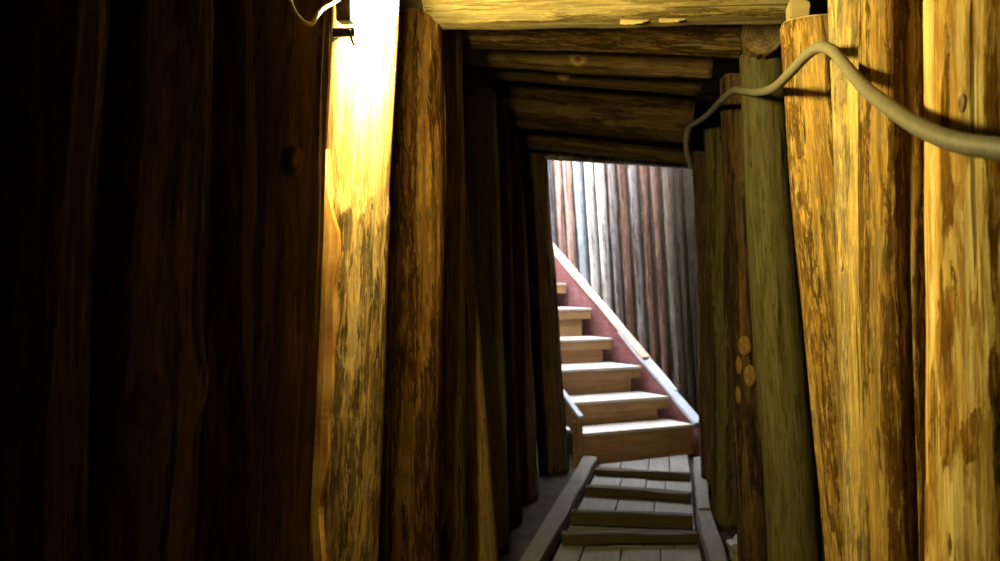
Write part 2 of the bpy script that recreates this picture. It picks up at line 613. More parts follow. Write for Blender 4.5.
rb0 = A + N * 0.36
rb1 = rb0 + D * 3.6
lb0 = A + E * 1.5 + D * 0.15
lb1 = lb0 + D * 3.6
earth_wall('wall_right', [(0.80, -2.05), (0.80, 7.2), (rb0.x, rb0.y), (rb1.x, rb1.y)], -0.05, 2.72, (0.45, 0.1, 0))
earth_wall('wall_left', [(-1.06, -2.05), (-1.06, 7.0), (lb0.x, lb0.y), (lb1.x, lb1.y)], -0.05, 2.72, (-0.45, -0.1, 0))
earth_wall('wall_far', [(lb1.x, lb1.y), (rb1.x, rb1.y)], -0.05, 2.4, (D.x * 0.4, D.y * 0.4, 0))
earth_wall('wall_back', [(-1.5, -1.7), (1.25, -1.7)], -0.05, 2.72, (0, -0.4, 0))

bm = bmesh.new()
nx, ny = 30, 150
g = [[bm.verts.new((-3.6 + 5.2 * i / nx, -2.0 + 13.6 * j / ny, -0.012 + 0.012 * noise.noise(Vector((i * 0.9, j * 0.5, 3))))) for j in range(ny + 1)] for i in range(nx + 1)]
for i in range(nx):
    for j in range(ny):
        bm.faces.new((g[i][j], g[i + 1][j], g[i + 1][j + 1], g[i][j + 1]))
r_ = bmesh.ops.extrude_face_region(bm, geom=bm.faces[:])
bmesh.ops.translate(bm, vec=(0, 0, -0.3), verts=[v for v in r_['geom'] if isinstance(v, bmesh.types.BMVert)])
tag(from_bm('floor', bm, ground, None, True), kind='structure')

bm = bmesh.new()
y = -1.9
k = 0
while y < 7.45:
    wd = 0.17 + 0.03 * noise.noise(Vector((k * 3.3, 1, 1)))
    add_box(bm, -0.13, y + wd / 2, 2.60 + 0.004 * (k % 3), 2.5, wd - 0.006, 0.06, 0.004)
    y += wd
    k += 1
add_box(bm, -0.13, 2.8, 2.72, 2.6, 9.5, 0.16)
tag(from_bm('ceiling', bm, roofing), kind='structure')
# earth and boards closing the passage above its mouth
earth_wall('wall_front', [(-1.5, 7.16), (1.25, 7.16)], 2.26, 2.74, (0, .14, 0), amp=.02, step=.08)
earth_wall('wall_front_left', [(-1.5, 7.16), (-.86, 7.16)], -.05, 2.30, (0, .14, 0), amp=.02)
earth_wall('wall_front_right', [(.56, 7.16), (1.25, 7.16)], -.05, 2.30, (0, .14, 0), amp=.02)

# ------------------------------------------------------------------ left wall of logs
LG = 'upright logs of the left wall'
BB = 'shade-dark bark-covered wall log, '
o = post(-1, 'wall_log', 'broad shade-dark wall log at the left picture edge, swelling near its top', (86, 0), (83, 561), 1.18, .12, .12, 2.55, 'black', group=LG,
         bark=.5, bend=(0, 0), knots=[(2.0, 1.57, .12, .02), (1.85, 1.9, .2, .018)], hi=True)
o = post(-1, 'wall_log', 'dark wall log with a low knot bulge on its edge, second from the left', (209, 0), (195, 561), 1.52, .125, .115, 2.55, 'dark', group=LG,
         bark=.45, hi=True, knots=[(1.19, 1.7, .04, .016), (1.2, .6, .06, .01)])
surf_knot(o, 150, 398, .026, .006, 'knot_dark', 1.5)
o = post(-1, 'wall_log', 'narrow shade-dark wall log set back between the knot-edged log and the branch-stub log', (252, 0), (252, 561), 1.71, .10, .10, 2.55, 'black', group=LG, bark=.5)
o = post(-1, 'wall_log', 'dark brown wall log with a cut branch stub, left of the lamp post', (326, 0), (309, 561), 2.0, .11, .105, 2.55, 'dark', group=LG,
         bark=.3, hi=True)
surf_knot(o, 293, 161, .014, .020, 'knot_brown', 1.9, 'stub of a cut branch')


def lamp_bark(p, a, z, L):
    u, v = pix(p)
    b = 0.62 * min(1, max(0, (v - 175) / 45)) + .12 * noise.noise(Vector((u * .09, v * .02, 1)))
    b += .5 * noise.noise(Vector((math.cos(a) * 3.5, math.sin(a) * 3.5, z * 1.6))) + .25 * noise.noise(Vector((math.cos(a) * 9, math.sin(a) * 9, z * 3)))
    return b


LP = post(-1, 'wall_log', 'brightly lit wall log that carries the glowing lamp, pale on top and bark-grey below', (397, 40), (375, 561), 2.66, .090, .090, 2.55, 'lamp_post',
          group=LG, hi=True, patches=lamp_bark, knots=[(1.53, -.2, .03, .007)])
L6 = post(-1, 'wall_log', 'thick orange-brown wall log under the left end of the bright roof log', (440, 18), (441, 561), 3.3, .105, .095, at(410, 19, 3.3).z, 'brown', group=LG,
          bark=.55, hi=True)
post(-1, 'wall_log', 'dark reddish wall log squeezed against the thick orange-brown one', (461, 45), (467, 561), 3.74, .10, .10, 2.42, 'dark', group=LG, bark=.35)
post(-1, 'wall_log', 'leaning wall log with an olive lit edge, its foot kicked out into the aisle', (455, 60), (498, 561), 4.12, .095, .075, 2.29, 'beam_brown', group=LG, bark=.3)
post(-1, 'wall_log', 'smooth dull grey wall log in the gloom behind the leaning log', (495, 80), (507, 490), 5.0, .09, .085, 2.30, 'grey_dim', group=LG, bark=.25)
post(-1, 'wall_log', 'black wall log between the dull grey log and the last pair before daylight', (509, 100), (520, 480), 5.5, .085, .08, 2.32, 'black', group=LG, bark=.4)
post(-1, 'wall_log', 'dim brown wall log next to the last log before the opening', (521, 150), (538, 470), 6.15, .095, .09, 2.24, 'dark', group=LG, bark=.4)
post(-1, 'wall_log', 'last wall log on the left, its edge framing the daylit stair opening', (547, 160), (568, 470), 7.08, .105, .10, at(540, 155, 7.08).z, 'dark', group=LG, bark=.35, hi=True)

# torn strip of bark standing along the lamp post
def strip_on(o, z0, z1, a0, a1, r, mat, name='bark_strip', lift=.012, th=.010, seed=1, label=None):
    bm = bmesh.new()
    n = int((z1 - z0) / .02)
    m = 6
    top, bot = [], []
    for j in range(n + 1):
        z = z0 + (z1 - z0) * j / n
        ta = .5 * (a0 + a1)
        hw = .5 * (a1 - a0)
        e = min(1, (z - z0) / .12 + .15, (z1 - z) / .25 + .12)
        c_ = ta + .25 * hw * noise.noise(Vector((z * 2.2, seed, 0)))
        l_ = hw * e * (1 + .35 * noise.noise(Vector((z * 6, seed, 5))))
        rt, rb = [], []
        for i in range(m + 1):
            a = c_ + l_ * (2 * i / m - 1)
            h = r + lift + .006 * noise.noise(Vector((i * .6, z * 4, seed)))
            rt.append(bm.verts.new((math.cos(a) * (h + th), math.sin(a) * (h + th), z)))
            rb.append(bm.verts.new((math.cos(a) * (r - .008), math.sin(a) * (r - .008), z)))
        top.append(rt)
        bot.append(rb)
    for j in range(n):
        for i in range(m):
            bm.faces.new((top[j][i], top[j][i + 1], top[j + 1][i + 1], top[j + 1][i]))
            bm.faces.new((bot[j][i], bot[j + 1][i], bot[j + 1][i + 1], bot[j][i + 1]))
        for i in (0, m):
            bm.faces.new((top[j][i], bot[j][i], bot[j + 1][i], top[j + 1][i]))
    for j in (0, n):
        for i in range(m):
            bm.faces.new((top[j][i], top[j][i + 1], bot[j][i + 1], bot[j][i]))
    s = from_bm(name, bm, M[mat], o, False)
    if label:
        s['label'] = label
    return s


strip_on(LP, .08, 1.70, -1.45, -.18, .090, 'strip', seed=4, lift=.016, label='torn orange strip of bark')

# ------------------------------------------------------------------ right wall of logs
RG = 'upright logs of the right wall'
peel = blobs([(950, 425, 9, 45, 0.67), (966, 440, 6, 22, 0.82), (975, 432, 7, 26, 0.82), (934, 430, 3, 70, 0.72), (964, 490, 3, 45, 0.82), (990, 500, 3, 24, 0.92), (993, 380, 2, 30, 0.6),
              (948, 350, 7, 60, 0.54), (930, 520, 3, 40, 0.72), (970, 545, 3, 22, 0.72), (946, 150, 6, 120, 0.44), (955, 250, 5, 90, 0.47), (995, 120, 5, 120, 0.52), (950, 545, 3, 22, 0.72),
              (940, 330, 3, 80, 0.52), (980, 470, 3, 30, 0.72)], .25, .42, 5.5, .45, 2)
yel = blobs([(852, 110, 7, 40, -.5), (856, 200, 6, 50, -.5), (861, 300, 7, 60, -.6), (856, 390, 8, 50, -.5), (838, 470, 5, 40, -.4), (862, 40, 5, 60, -.3), (866, 480, 6, 60, -.3)], .62, .35, 3.0, .9, 11)
R6 = post(1, 'wall_log', 'pale peeled wall log streaked with brown bark remnants, at the right picture edge', (925, 0), (927, 561), 1.66, .185, .18, 2.55, 'peeled', group=RG, hi=True, patches=peel, wob=.025, bark_h=.002,
     knots=[(1.55, .3, .03, .004)])
RB = post(1, 'wall_log', 'mottled brown wall log with a long crack, beside the pale peeled log', (862, 0), (868, 561), 2.14, .108, .105, 2.55, 'mottled_dark', group=RG, hi=True, bark=.56, wob=.04, bark_h=.004, crack=-.40)
RA = post(1, 'wall_log', 'straight weathered grey wall log where the cable peaks', (827, 0), (846, 561), 2.56, .09, .088, 2.55, 'weathered', group=RG, hi=True, patches=yel, wob=.03, bark_h=.003)
surf_knot(RA, 838, 326, .010, .004, 'knot_brown', 2.2)
surf_knot(RA, 842, 265, .006, .004, 'end_pale', 2.2, 'bright chip of torn wood')
surf_knot(RB, 905, 22, .014, .005, 'knot_brown', 1.3)
surf_knot(R6, 962, 103, .007, .0015, 'knot_pale', 1.8)
R4 = post(1, 'wall_log', 'golden wall log with ragged bark edge, under the right end of the bright roof log', (781, 20), (826, 561), 3.17, .098, .092, at(800, 24, 3.17).z, 'mottled', group=RG, hi=True, bark=.46, wob=.08,
          bark_h=.009, endmat='end_pale')
R3 = post(1, 'wall_log', 'thick smooth olive-grey wall log with a round log butt on its top', (739, 59), (765, 561), 3.96, .105, .085, at(760, 56, 3.96).z, 'olive', group=RG, hi=True, bark=.2, wob=.05)
R2 = post(1, 'wall_log', 'dark wall log with oval orange peeled spots, just behind the olive-grey one', (720, 78), (738, 561), 4.75, .095, .085, at(730, 78, 4.75).z, 'dark', group=RG, bark=.42, hi=True)
post(1, 'wall_log', 'slim dark olive wall log behind the log with peeled spots', (704, 120), (713, 500), 5.65, .085, .08, 2.2, 'olive', group=RG, bark=.4)
post(1, 'wall_log', 'last wall log on the right before the daylit stair', (692, 150), (702, 497), 6.5, .085, .08, 2.16, 'dark', group=RG, bark=.3)

for (x, y_, w_, h_) in ((744, 346, .030, .046), (750, 376, .028, .050), (735, 366, .016, .042), (731, 396, .014, .040)):
    q = at(x, y_, 4.66) - CAM
    # where the sight line meets this log's near face
    loc = R2.matrix_world.inverted() @ (CAM + q)
    a = math.atan2(loc.y, loc.x)
    bm = bmesh.new()
    n = 20
    rim = [(math.cos(2 * math.pi * k / n), math.sin(2 * math.pi * k / n)) for k in range(n)]
    lp = []
    for f, h in ((1.0, -.020), (1.0, .002), (.85, .005), (.4, .006)):
        lp.append([bm.verts.new((h - .5 * (cy * w_ * f) ** 2 / .09, cy * w_ * f * (1 + .15 * noise.noise(Vector((k, x, 1)))), cz * h_ * f)) for k, (cy, cz) in enumerate(rim)])
    for a_, b_ in zip(lp, lp[1:]):
        for i in range(n):
            bm.faces.new((a_[i], a_[(i + 1) % n], b_[(i + 1) % n], b_[i]))
    bm.faces.new(lp[-1])
    bm.faces.new(lp[0][::-1])
    s = from_bm('bark_scar', bm, M['scar'], R2, True)
    rs = .095 + (.085 - .095) * loc.z / 2.3
    s.matrix_local = Matrix.Translation((math.cos(a) * rs, math.sin(a) * rs, loc.z)) @ Matrix.Rotation(a, 4, 'Z')
    s['label'] = 'oval orange patch where the bark is peeled off'

# ------------------------------------------------------------------ roof logs
CG = 'roof logs across the passage'


def roof(name, label, l, r, d, rad, mat, **kw):
    """l, r = (x, y) of the underside at the two ends"""
    p, q = at(l[0], l[1], d - rad * .4), at(r[0], r[1], d - rad * .4)
    p.y = q.y = d
    p.z += rad
    q.z += rad
    return make_log(name, label, p, q, rad, rad, mat, group=CG, **kw)


C1 = roof('roof_log', 'bright yellow roof log, nearest and topmost in view, with torn fibres underneath', (428, 25), (793, 16), 3.3, .115, 'beam', bark=.40, hi=True, endmat='end_pale', wob=.05)
roof('roof_log', 'half-hidden olive roof log above and behind the bright yellow one, showing at the lamp', (396, 19), (790, 10), 3.56, .10, 'beam_brown', bark=.2)
C2 = roof('roof_log', 'mottled orange and grey roof log right behind the bright yellow one', (454, 42), (744, 54), 4.0, .105, 'beam_brown', bark=.48, hi=True, wob=.06)
C3 = roof('roof_log', 'roof log with a ringed red knot near its middle', (468, 62), (712, 79), 4.7, .10, 'beam_brown', bark=.25, hi=True, wob=.05)
C4 = roof('roof_log', 'thin dim roof log right behind the knotted one', (478, 74), (700, 95), 5.25, .09, 'beam_shaded', bark=.35)
C5 = roof('roof_log', 'broad shadowy roof log, deepest sagging of the far ones', (495, 124), (692, 141), 6.0, .15, 'beam_shaded', bark=.5)
C6 = roof('roof_log', 'last dim brown roof log before the daylit opening', (530, 149), (692, 164), 6.65, .105, 'beam_shaded', bark=.3)
# knot of C3, on its near lower face
kp = C3.matrix_world.inverted() @ at(578, 60, 4.61)
ang = math.atan2(kp.y, kp.x)
kc = add_knot(C3, kp.z, ang, .098, .030, .012, 'knot_pale', 1.2, 'pale ringed collar of the knot')
kh = add_knot(C3, kp.z, ang, .102, .016, .013, 'knot', 1.2, 'red heart of the knot')
kh.name = 'knot_heart'
kh.matrix_local = kc.matrix_local.inverted() @ kh.matrix_local
kh.parent = kc
kp = C4.matrix_world.inverted() @ at(563, 79, 5.17)
add_knot(C4, kp.z, math.atan2(kp.y, kp.x), .088, .022, .010, 'knot_pale')
# torn fibres hanging under C1
for (x0, x1, yy) in ((620, 651, 18), (659, 690, 16)):
    a_, b_ = at(x0, yy + 4, 3.24), at(x1, yy, 3.27)
    bm = bmesh.new()
    n = 10
    rows = []
    for i in range(n + 1):
        t = i / n
        c_ = a_ + (b_ - a_) * t
        hw = .022 * math.sin(math.pi * min(1, t * .8 + .12)) * (1 + .5 * noise.noise(Vector((t * 9, x0, 0))))
        rows.append([bm.verts.new(c_ + Vector((0, sy * hw * .35, sy * hw * .55 + sz * .003))) for sy, sz in ((-1, -1), (1, -1), (1, 1), (-1, 1))])
    for i in range(n):
        for k in range(4):
            bm.faces.new((rows[i][k], rows[i][(k + 1) % 4], rows[i + 1][(k + 1) % 4], rows[i + 1][k]))
    bm.faces.new(rows[0][::-1])
    bm.faces.new(rows[-1])
    s = from_bm('torn_fibre', bm, M['splinter'], None)
    s.parent = C1
    s.matrix_parent_inverse = C1.matrix_world.inverted()

# lintel board at the mouth of the stairwell
lp_, rp_ = at(538, 150, 7.08), at(700, 161, 7.08)
board_o = board_between('lintel_board', lp_, rp_, .10, .12, board_mat('lintel_wood', (.10, .07, .035), (.05, .03, .015), 0), up=Vector((0, 0, 1)), bev=.012, wob=.012, seed=3)
tag(board_o, 'dark squared lintel board over the daylit stair opening', 'board')

# round log butt lying on the olive-grey post, end towards the viewer
bc = at(760, 37, 3.86)
butt = make_log('log_butt', 'short round log butt resting on the olive-grey post, its sawn end facing out', (bc.x + .0, 3.80, bc.z), (bc.x + .03, 4.12, bc.z), .072, .075, 'beam_brown', bark=.5, hi=True, wob=.05,
                endmat='end')
# wedge on the golden post
wq = at(799, 9, 3.14)
bm = bmesh.new()
pr = [(-.030, -.034), (.026, -.030), (.030, .012), (-.008, .036), (-.034, .022)]
fr = [bm.verts.new((x, -.05, z)) for x, z in pr]
bk = [bm.verts.new((x * .9, .06, z * .95)) for x, z in pr]
for i in range(5):
    bm.faces.new((fr[i], fr[(i + 1) % 5], bk[(i + 1) % 5], bk[i]))
bm.faces.new(fr[::-1])
bm.faces.new(bk)
bmesh.ops.bevel(bm, geom=bm.edges[:], offset=.004, segments=2, affect='EDGES')
o = from_bm('wooden_wedge', bm, M['splinter'])
o.location = (wq.x, 3.15, R4.matrix_world.translation.z + at(800, 24, 3.17).z + .036)
tag(o, 'small pale wooden wedge on top of the golden post, at the roof log end', 'wedge')

# ------------------------------------------------------------------ stair
stair_wood = board_mat('stair_wood', (.36, .21, .095), (.23, .12, .05), 1, wear=.4, wearcol=(.18, .11, .06))
tread_wood = board_mat('tread_wood', (.5, .46, .41), (.38, .33, .28), 1, wear=.35, wearcol=(.46, .44, .42))  # paler than the risers: daylight from above is put into the colour
red_paint = board_mat('red_stringer', (.22, .085, .085), (.15, .05, .05), 0, wear=.4, wearcol=(.27, .16, .155))
cap_wood = board_mat('cap_wood', (.55, .40, .30), (.38, .22, .16), 0, wear=.5, wearcol=(.66, .55, .46))
cap_blue = board_mat('cap_wood_bleached_skylit', (.50, .52, .58), (.34, .34, .38), 0, wear=.5, wearcol=(.62, .64, .68))  # weathered pale wood; the blue of the skylight is put into its colour
RZ = math.atan2(D.y, D.x)              # local x runs up the stair, y to its left
ST = empty('staircase', A, 'narrow wooden staircase climbing to daylight, with box steps and a red side board', 'staircase', rz=RZ)
corners = [on_plane(*c_, A, D) for c_ in ((695, 424), (670, 396), (643, 366), (614, 338), (593, 308), (568, 283))]
for k in (1, 2):
    s5, z5 = corners[-1]
    corners.append((s5 + .34, z5 + .21))
print('STEPS', [(round(a, 2), round(b, 2)) for a, b in corners])
for i, (s, z) in enumerate(corners):
    s2 = corners[i + 1][0] if i + 1 < len(corners) else s + .36
    zp = corners[i - 1][1] if i else 0.0
    width = 1.0 if i == 0 else .88
    gap = .02
    if i == 0:
        bm = bmesh.new()
        add_box(bm, s + .02, width / 2 + gap, (z - .045) / 2 + .006, .035, width, z - .05, .005)
        from_bm('riser', bm, stair_wood, ST)
        th = .045
    else:
        th = .095
        bm = bmesh.new()
        add_box(bm, s + .055, width / 2 + gap + .035, (zp + z - th) / 2, .03, width - .07, z - th - zp, .004)
        from_bm('riser', bm, stair_wood, ST)
    # tread: front apron in brown, walking board on it paled for the daylight
    bm = bmesh.new()
    add_box(bm, s + .018, width / 2 + gap, z - th / 2 - .010, .036, width, th - .018, .004)
    fr_ = from_bm('step_front', bm, stair_wood, ST)
    bm = bmesh.new()
    add_box(bm, (s + s2 + .05) / 2 - .004, width / 2 + gap, z - .010, s2 - s + .06, width + .006, .022, .005)
    fr_.parent = from_bm('tread', bm, tread_wood, ST)


def side_board(name, mat, y0, th, top, depth, s0, s1, parent):
    """sloping stringer between s0 and s1; top = (z at s=0, slope)"""
    bm = bmesh.new()
    n = 24
    rows = []
    for i in range(n + 1):
        s = s0 + (s1 - s0) * i / n
        zt = top[0] + top[1] * s
        zb = max(0.0, zt - depth)
        zt = max(zt, zb + .02)
        rows.append([bm.verts.new((s, y0 - th / 2, zb)), bm.verts.new((s, y0 + th / 2, zb)), bm.verts.new((s, y0 + th / 2, zt)), bm.verts.new((s, y0 - th / 2, zt))])
    for i in range(n):
        for k in range(4):
            bm.faces.new((rows[i][k], rows[i][(k + 1) % 4], rows[i + 1][(k + 1) % 4], rows[i + 1][k]))
    bm.faces.new(rows[0][::-1])
    bm.faces.new(rows[-1])
    return from_bm(name, bm, mat, parent)


CP0 = A + N * .045
ca = on_plane(698, 423, CP0, D)
cm_ = on_plane(640, 338, CP0, D)
cb = on_plane(552, 249, CP0, D)
slope = (cb[1] - ca[1]) / (cb[0] - ca[0])
z_at0 = ca[1] - slope * ca[0]
print('CAP', ca, cm_, cb, slope)
side_board('stringer', red_paint, -.03, .03, (z_at0 - .012, slope), .50, -.02, 3.0, ST)
LS = 1.08
l0 = on_plane(580, 418, A + E * LS, D)
l1 = on_plane(564, 402, A + E * LS, D)
sl2 = (l1[1] - l0[1]) / (l1[0] - l0[0])
print('LEFT', l0, l1, sl2)
o = side_board('stringer', stair_wood, LS, .035, (l0[1] - .62 * l0[0], .62), .16, l0[0], 3.0, ST)
board_between('stringer_cap', (l0[0] - .01, LS, l0[1] + .006), (3.0, LS, l0[1] + .006 + .62 * (3.0 - l0[0])), .045, .022, cap_blue, ST, bev=.004, wob=.004, seed=9)
bm = bmesh.new()
add_box(bm, l0[0] + .03, LS, (l0[1] - .02) / 2, .06, .05, l0[1] - .02, .006)
from_bm('stringer_foot', bm, stair_wood, ST)


def cap(name, s0, s1, wd, dz, mat, seed, y0=-.035, th=.03):
    p0 = Vector((s0, y0, z_at0 + slope * s0 + dz))
    p1 = Vector((s1, y0, z_at0 + slope * s1 + dz))
    return board_between(name, p0, p1, wd, th, mat, ST, bev=.006, wob=.008, seed=seed)


cap('stringer_cap', ca[0] - .02, cm_[0] + .25, .085, .010, cap_blue, 1)['label'] = 'bleached skylight-blue lower board of the handrail cap'
cap('stringer_cap', cm_[0] - .10, 3.0, .085, .034, cap_wood, 2)['label'] = 'pinkish tan upper board of the handrail cap'
o = cap('stringer_cap', ca[0] + .30, cm_[0] + .06, .03, .024, cap_blue, 5, y0=-.066, th=.03)
o['label'] = 'narrow bleached strip beside the cap joint'
# ------------------------------------------------------------------ palisade beside the stair
PG = 'slim upright logs of the palisade beside the stair'
P0 = A + N * .135
pal = [  # x left, x right at y=200, kind, look
    (546.5, 555.2, 'p_dark', 'dark grey slim palisade log, first at the left of the opening'),
    (555.6, 563.8, 'p_red', 'reddish slim palisade log between the dark grey and the orange-red ones'),
    (564.4, 574.2, 'p_red', 'orange-red slim palisade log beside the bluish-grey one'),
    (574.8, 584.6, 'p_blue', 'bluish-grey slim palisade log, fourth from the left in the opening'),
    (585.3, 595.6, 'p_white', 'whitest slim palisade log, fifth from the left in the opening'),
    (596.4, 606.6, 'p_white', 'greyish-white slim palisade log, sixth from the left in the opening'),
    (608.6, 617.4, 'p_grey', 'grey slim palisade log, seventh from the left in the opening'),
    (619.0, 628.2, 'p_brown', 'reddish-brown slim palisade log, eighth from the left in the opening'),
    (630.0, 639.0, 'p_grey', 'lilac-grey knobbly palisade log, ninth from the left in the opening'),
    (640.8, 649.4, 'p_brown', 'knotty red-brown palisade log, tenth from the left in the opening'),
    (651.6, 660.4, 'p_brown', 'brown palisade log, eleventh from the left, next to the thick grey-brown one'),
    (662.6, 675.6, 'p_thick', 'thickest grey-brown palisade log, where the row turns dim'),
    (676.4, 684.0, 'p_shaded', 'dim dark brown palisade log behind the thickest one'),
]
M['p_dark'] = log_mat('palisade_dark', (.12, .11, .11), (.09, .08, .08), (.05, .045, .04), (.14, .13, .13), .4, bump_s=.4, speck=.2)
M['p_red'] = log_mat('palisade_red', (.34, .225, .185), (.27, .16, .12), (.15, .085, .065), (.3, .22, .2), .4, bump_s=.4, speck=.3)
M['p_blue'] = log_mat('palisade_blue_grey', (.28, .30, .33), (.22, .24, .27), (.13, .13, .14), (.3, .32, .35), .4, bump_s=.4, speck=.3)
M['p_white'] = log_mat('palisade_white', (.48, .46, .44), (.36, .33, .30), (.2, .17, .15), (.4, .395, .39), .4, bump_s=.4, speck=.3)
M['p_grey'] = log_mat('palisade_grey', (.20, .165, .15), (.15, .12, .105), (.07, .055, .048), (.18, .168, .178), .5, bump_s=.5, speck=.3)
M['p_thick'] = log_mat('palisade_grey_brown', (.13, .10, .078), (.10, .075, .055), (.05, .036, .026), (.12, .105, .09), .5, bump_s=.5, speck=.2)  # grey-brown darkened: shade at this end of the row put into the colour
M['p_brown'] = log_mat('palisade_brown', (.16, .09, .062), (.11, .06, .04), (.055, .03, .022), (.13, .10, .095), .45, bump_s=.5, speck=.3)  # brown wood, darkened to carry the shade towards the tunnel
M['p_shaded'] = log_mat('palisade_shaded', (.05, .035, .024), (.04, .026, .016), (.02, .013, .009), (.04, .032, .025), .4, bump_s=.4, speck=.1)  # near-black: roof shade at the tunnel mouth put into the colour


def on_line(px, py, zero):
    s, z = on_plane(px, py, zero, D)
    return Vector((zero.x + D.x * s, zero.y + D.y * s, z))


for i, (xl, xr, mt, lb) in enumerate(pal):
    xm = (xl + xr) / 2
    a = on_line(xm, 200, P0)
    r = (xr - xl) / 2 * a.y / 1000 * .81
    b = on_line(xm + 11, 375, P0)
    k = (a - b) / (a.z - b.z)
    p0 = b + k * (0.0 - b.z)
    p1 = b + k * (3.05 + .1 * noise.noise(Vector((i * 2.7, 0, 0))) - b.z)
    kn = [(.5 + .45 * j + .2 * noise.noise(Vector((i * 3.1, j * 2.2, 0))), (i * 2.4 + j * 1.9) % 6.28 - 3.14, .03, .007) for j in range(6)]
    make_log('palisade_log', lb, p0, p1, r * 1.03, r * .97, mt, group=PG, bark=.3, wob=.10, knots=kn, hi=False, ends=('b',), endmat='end_pale')

# dark red board standing at the right of the opening
pa, pb = at(695, 168, 8.03), at(699.5, 440, 8.03)
pb = pb + (pb - pa) / (pa.z - pb.z) * pb.z
o = board_between('upright_board', pb + Vector((.012, 0, 0)), pa + Vector((.012, 0, .25)), .055, .025, board_mat('dark_red_paint_shaded', (.02, .007, .006), (.012, .005, .004), 0, wear=.0), up=Vector((0, -1, 0)), seed=7)  # red taken near black; tunnel shade is put into the paint colour
tag(o, 'narrow dark red board standing upright at the right side of the opening', 'board')

# ------------------------------------------------------------------ walkway
plank_m = board_mat('walkway_plank', (.20, .185, .165), (.135, .12, .10), 1, wear=.5, wearcol=(.15, .138, .12))
batten_m = board_mat('batten_wood', (.06, .046, .022), (.034, .025, .012), 0, wear=.35, wearcol=(.075, .062, .04))
edge_m = board_mat('edge_board_wood', (.18, .16, .135), (.10, .088, .07), 0, wear=.35, wearcol=(.10, .085, .06))
PZ = .028
bats = [((588, 476), (694, 482)), ((572, 496), (695, 504)), ((550, 526), (703, 532)), ((545, 546), (706, 546))]   # lower front edges
ys_mid = [(floor_at(*a, PZ).y + floor_at(*b, PZ).y) / 2 for a, b in bats]
bounds = [7.62] + ys_mid + [4.2, 3.0, 1.5, 0.0, -1.5]
le0, le1 = floor_at(590, 457, .085), floor_at(522, 575, .085)
re0, re1, re2 = floor_at(699, 458, .085), floor_at(704, 509, .085), floor_at(724, 578, .075)


def XL(y_):
    t = (y_ - le1.y) / (le0.y - le1.y)
    return le1.x + (le0.x - le1.x) * max(-.6, min(1.05, t)) + .066


def XR(y_):
    if y_ > re1.y:
        t = (y_ - re1.y) / (re0.y - re1.y)
        return re1.x + (re0.x - re1.x) * min(t, 1.05) - .056
    t = (y_ - re2.y) / (re1.y - re2.y)
    return re2.x + (re1.x - re2.x) * max(-.3, t) - .062


cuts = [[.24, .55, .78], [.30, .55, .74], [.33, .66], [.28, .6, .82], [.18, .45, .72], [.3, .7], [.25, .5, .75], [.35, .7], [.3, .6]]
WK = empty('plank_walkway', (0, 0, 0), 'worn grey plank walkway leading along the passage to the stair', 'walkway')
random.seed(5)
for bi, (yb, ya) in enumerate(zip(bounds, bounds[1:])):
    ed = [0] + cuts[bi % len(cuts)] + [1]
    for e0, e1 in zip(ed, ed[1:]):
        bm = bmesh.new()
        g_ = .003
        dz = random.uniform(-.003, .003)
        cs = []
        for (yy) in (ya + g_, (yb - g_) if bi else None):
            if yy is None:      # the last boards end along the foot of the stair
                yy = 7.22
            W_ = XR(yy) - XL(yy)
            cs.append((XL(yy) + e0 * W_ + g_, XL(yy) + e1 * W_ - g_, yy))
        (xa0, xa1, y0), (xb0, xb1, y1) = cs
        lo = [bm.verts.new(v) for v in ((xa0, y0, .003), (xa1, y0, .003), (xb1, y1 + (.50 * e1 if bi == 0 else 0), .003), (xb0, y1 + (.50 * e0 if bi == 0 else 0), .003))]
        hi_ = [bm.verts.new(v) for v in ((xa0, y0, PZ + dz), (xa1, y0, PZ + dz), (xb1, y1 + (.50 * e1 if bi == 0 else 0), PZ + dz), (xb0, y1 + (.50 * e0 if bi == 0 else 0), PZ + dz))]
        bm.faces.new(lo[::-1])
        bm.faces.new(hi_)
        for i in range(4):
            bm.faces.new((lo[i], lo[(i + 1) % 4], hi_[(i + 1) % 4], hi_[i]))
        bmesh.ops.bevel(bm, geom=bm.edges[:], offset=.003, segments=1, affect='EDGES')
        from_bm('plank', bm, plank_m, WK)
BG = 'cross battens on the plank walkway'
blab = ['farthest cross batten on the walkway, closest to the stair', 'second cross batten out from the stair, dark with a lit plank beyond',
        'third cross batten out from the stair, thick and olive brown', 'nearest cross batten in view, at the foot of the picture']
hts = [.045, .055, .075, .055]
for (a, b), lb, h in zip(bats, blab, hts):
    p, q = floor_at(*a, PZ), floor_at(*b, PZ)
    p.x, q.x = XL(p.y + .035) + .012, XR(q.y + .035) - .012
    o = board_between('cross_batten', p + Vector((0, .035, h / 2 + .008)), q + Vector((0, .035, h / 2 + .008)), .07, h, batten_m, bev=.007, wob=.008, seed=h * 100, n=18)
    tag(o, lb, 'batten', BG)
# edge boards
def edge(label, pts, wd, ht, seed, grp=None):
    p, q = floor_at(*pts[0], ht), floor_at(*pts[1], ht)
    o = board_between('edge_board', p - Vector((0, 0, ht / 2 - .006)), q - Vector((0, 0, ht / 2 - .006)), wd, ht, edge_m, bev=.008, wob=.008, seed=seed, n=20)
    return tag(o, label, 'board', grp)


EG = 'boards edging the walkway'
edge('long edge board along the left side of the walkway', ((590, 457), (522, 575)), .10, .085, 2, EG)
edge('far edge board on the right side of the walkway, ending at the stair foot', ((699, 458), (704, 509)), .075, .085, 3, EG)
edge('near edge board on the right side of the walkway, running out of the picture', ((704, 511), (724, 578)), .085, .075, 4, EG)


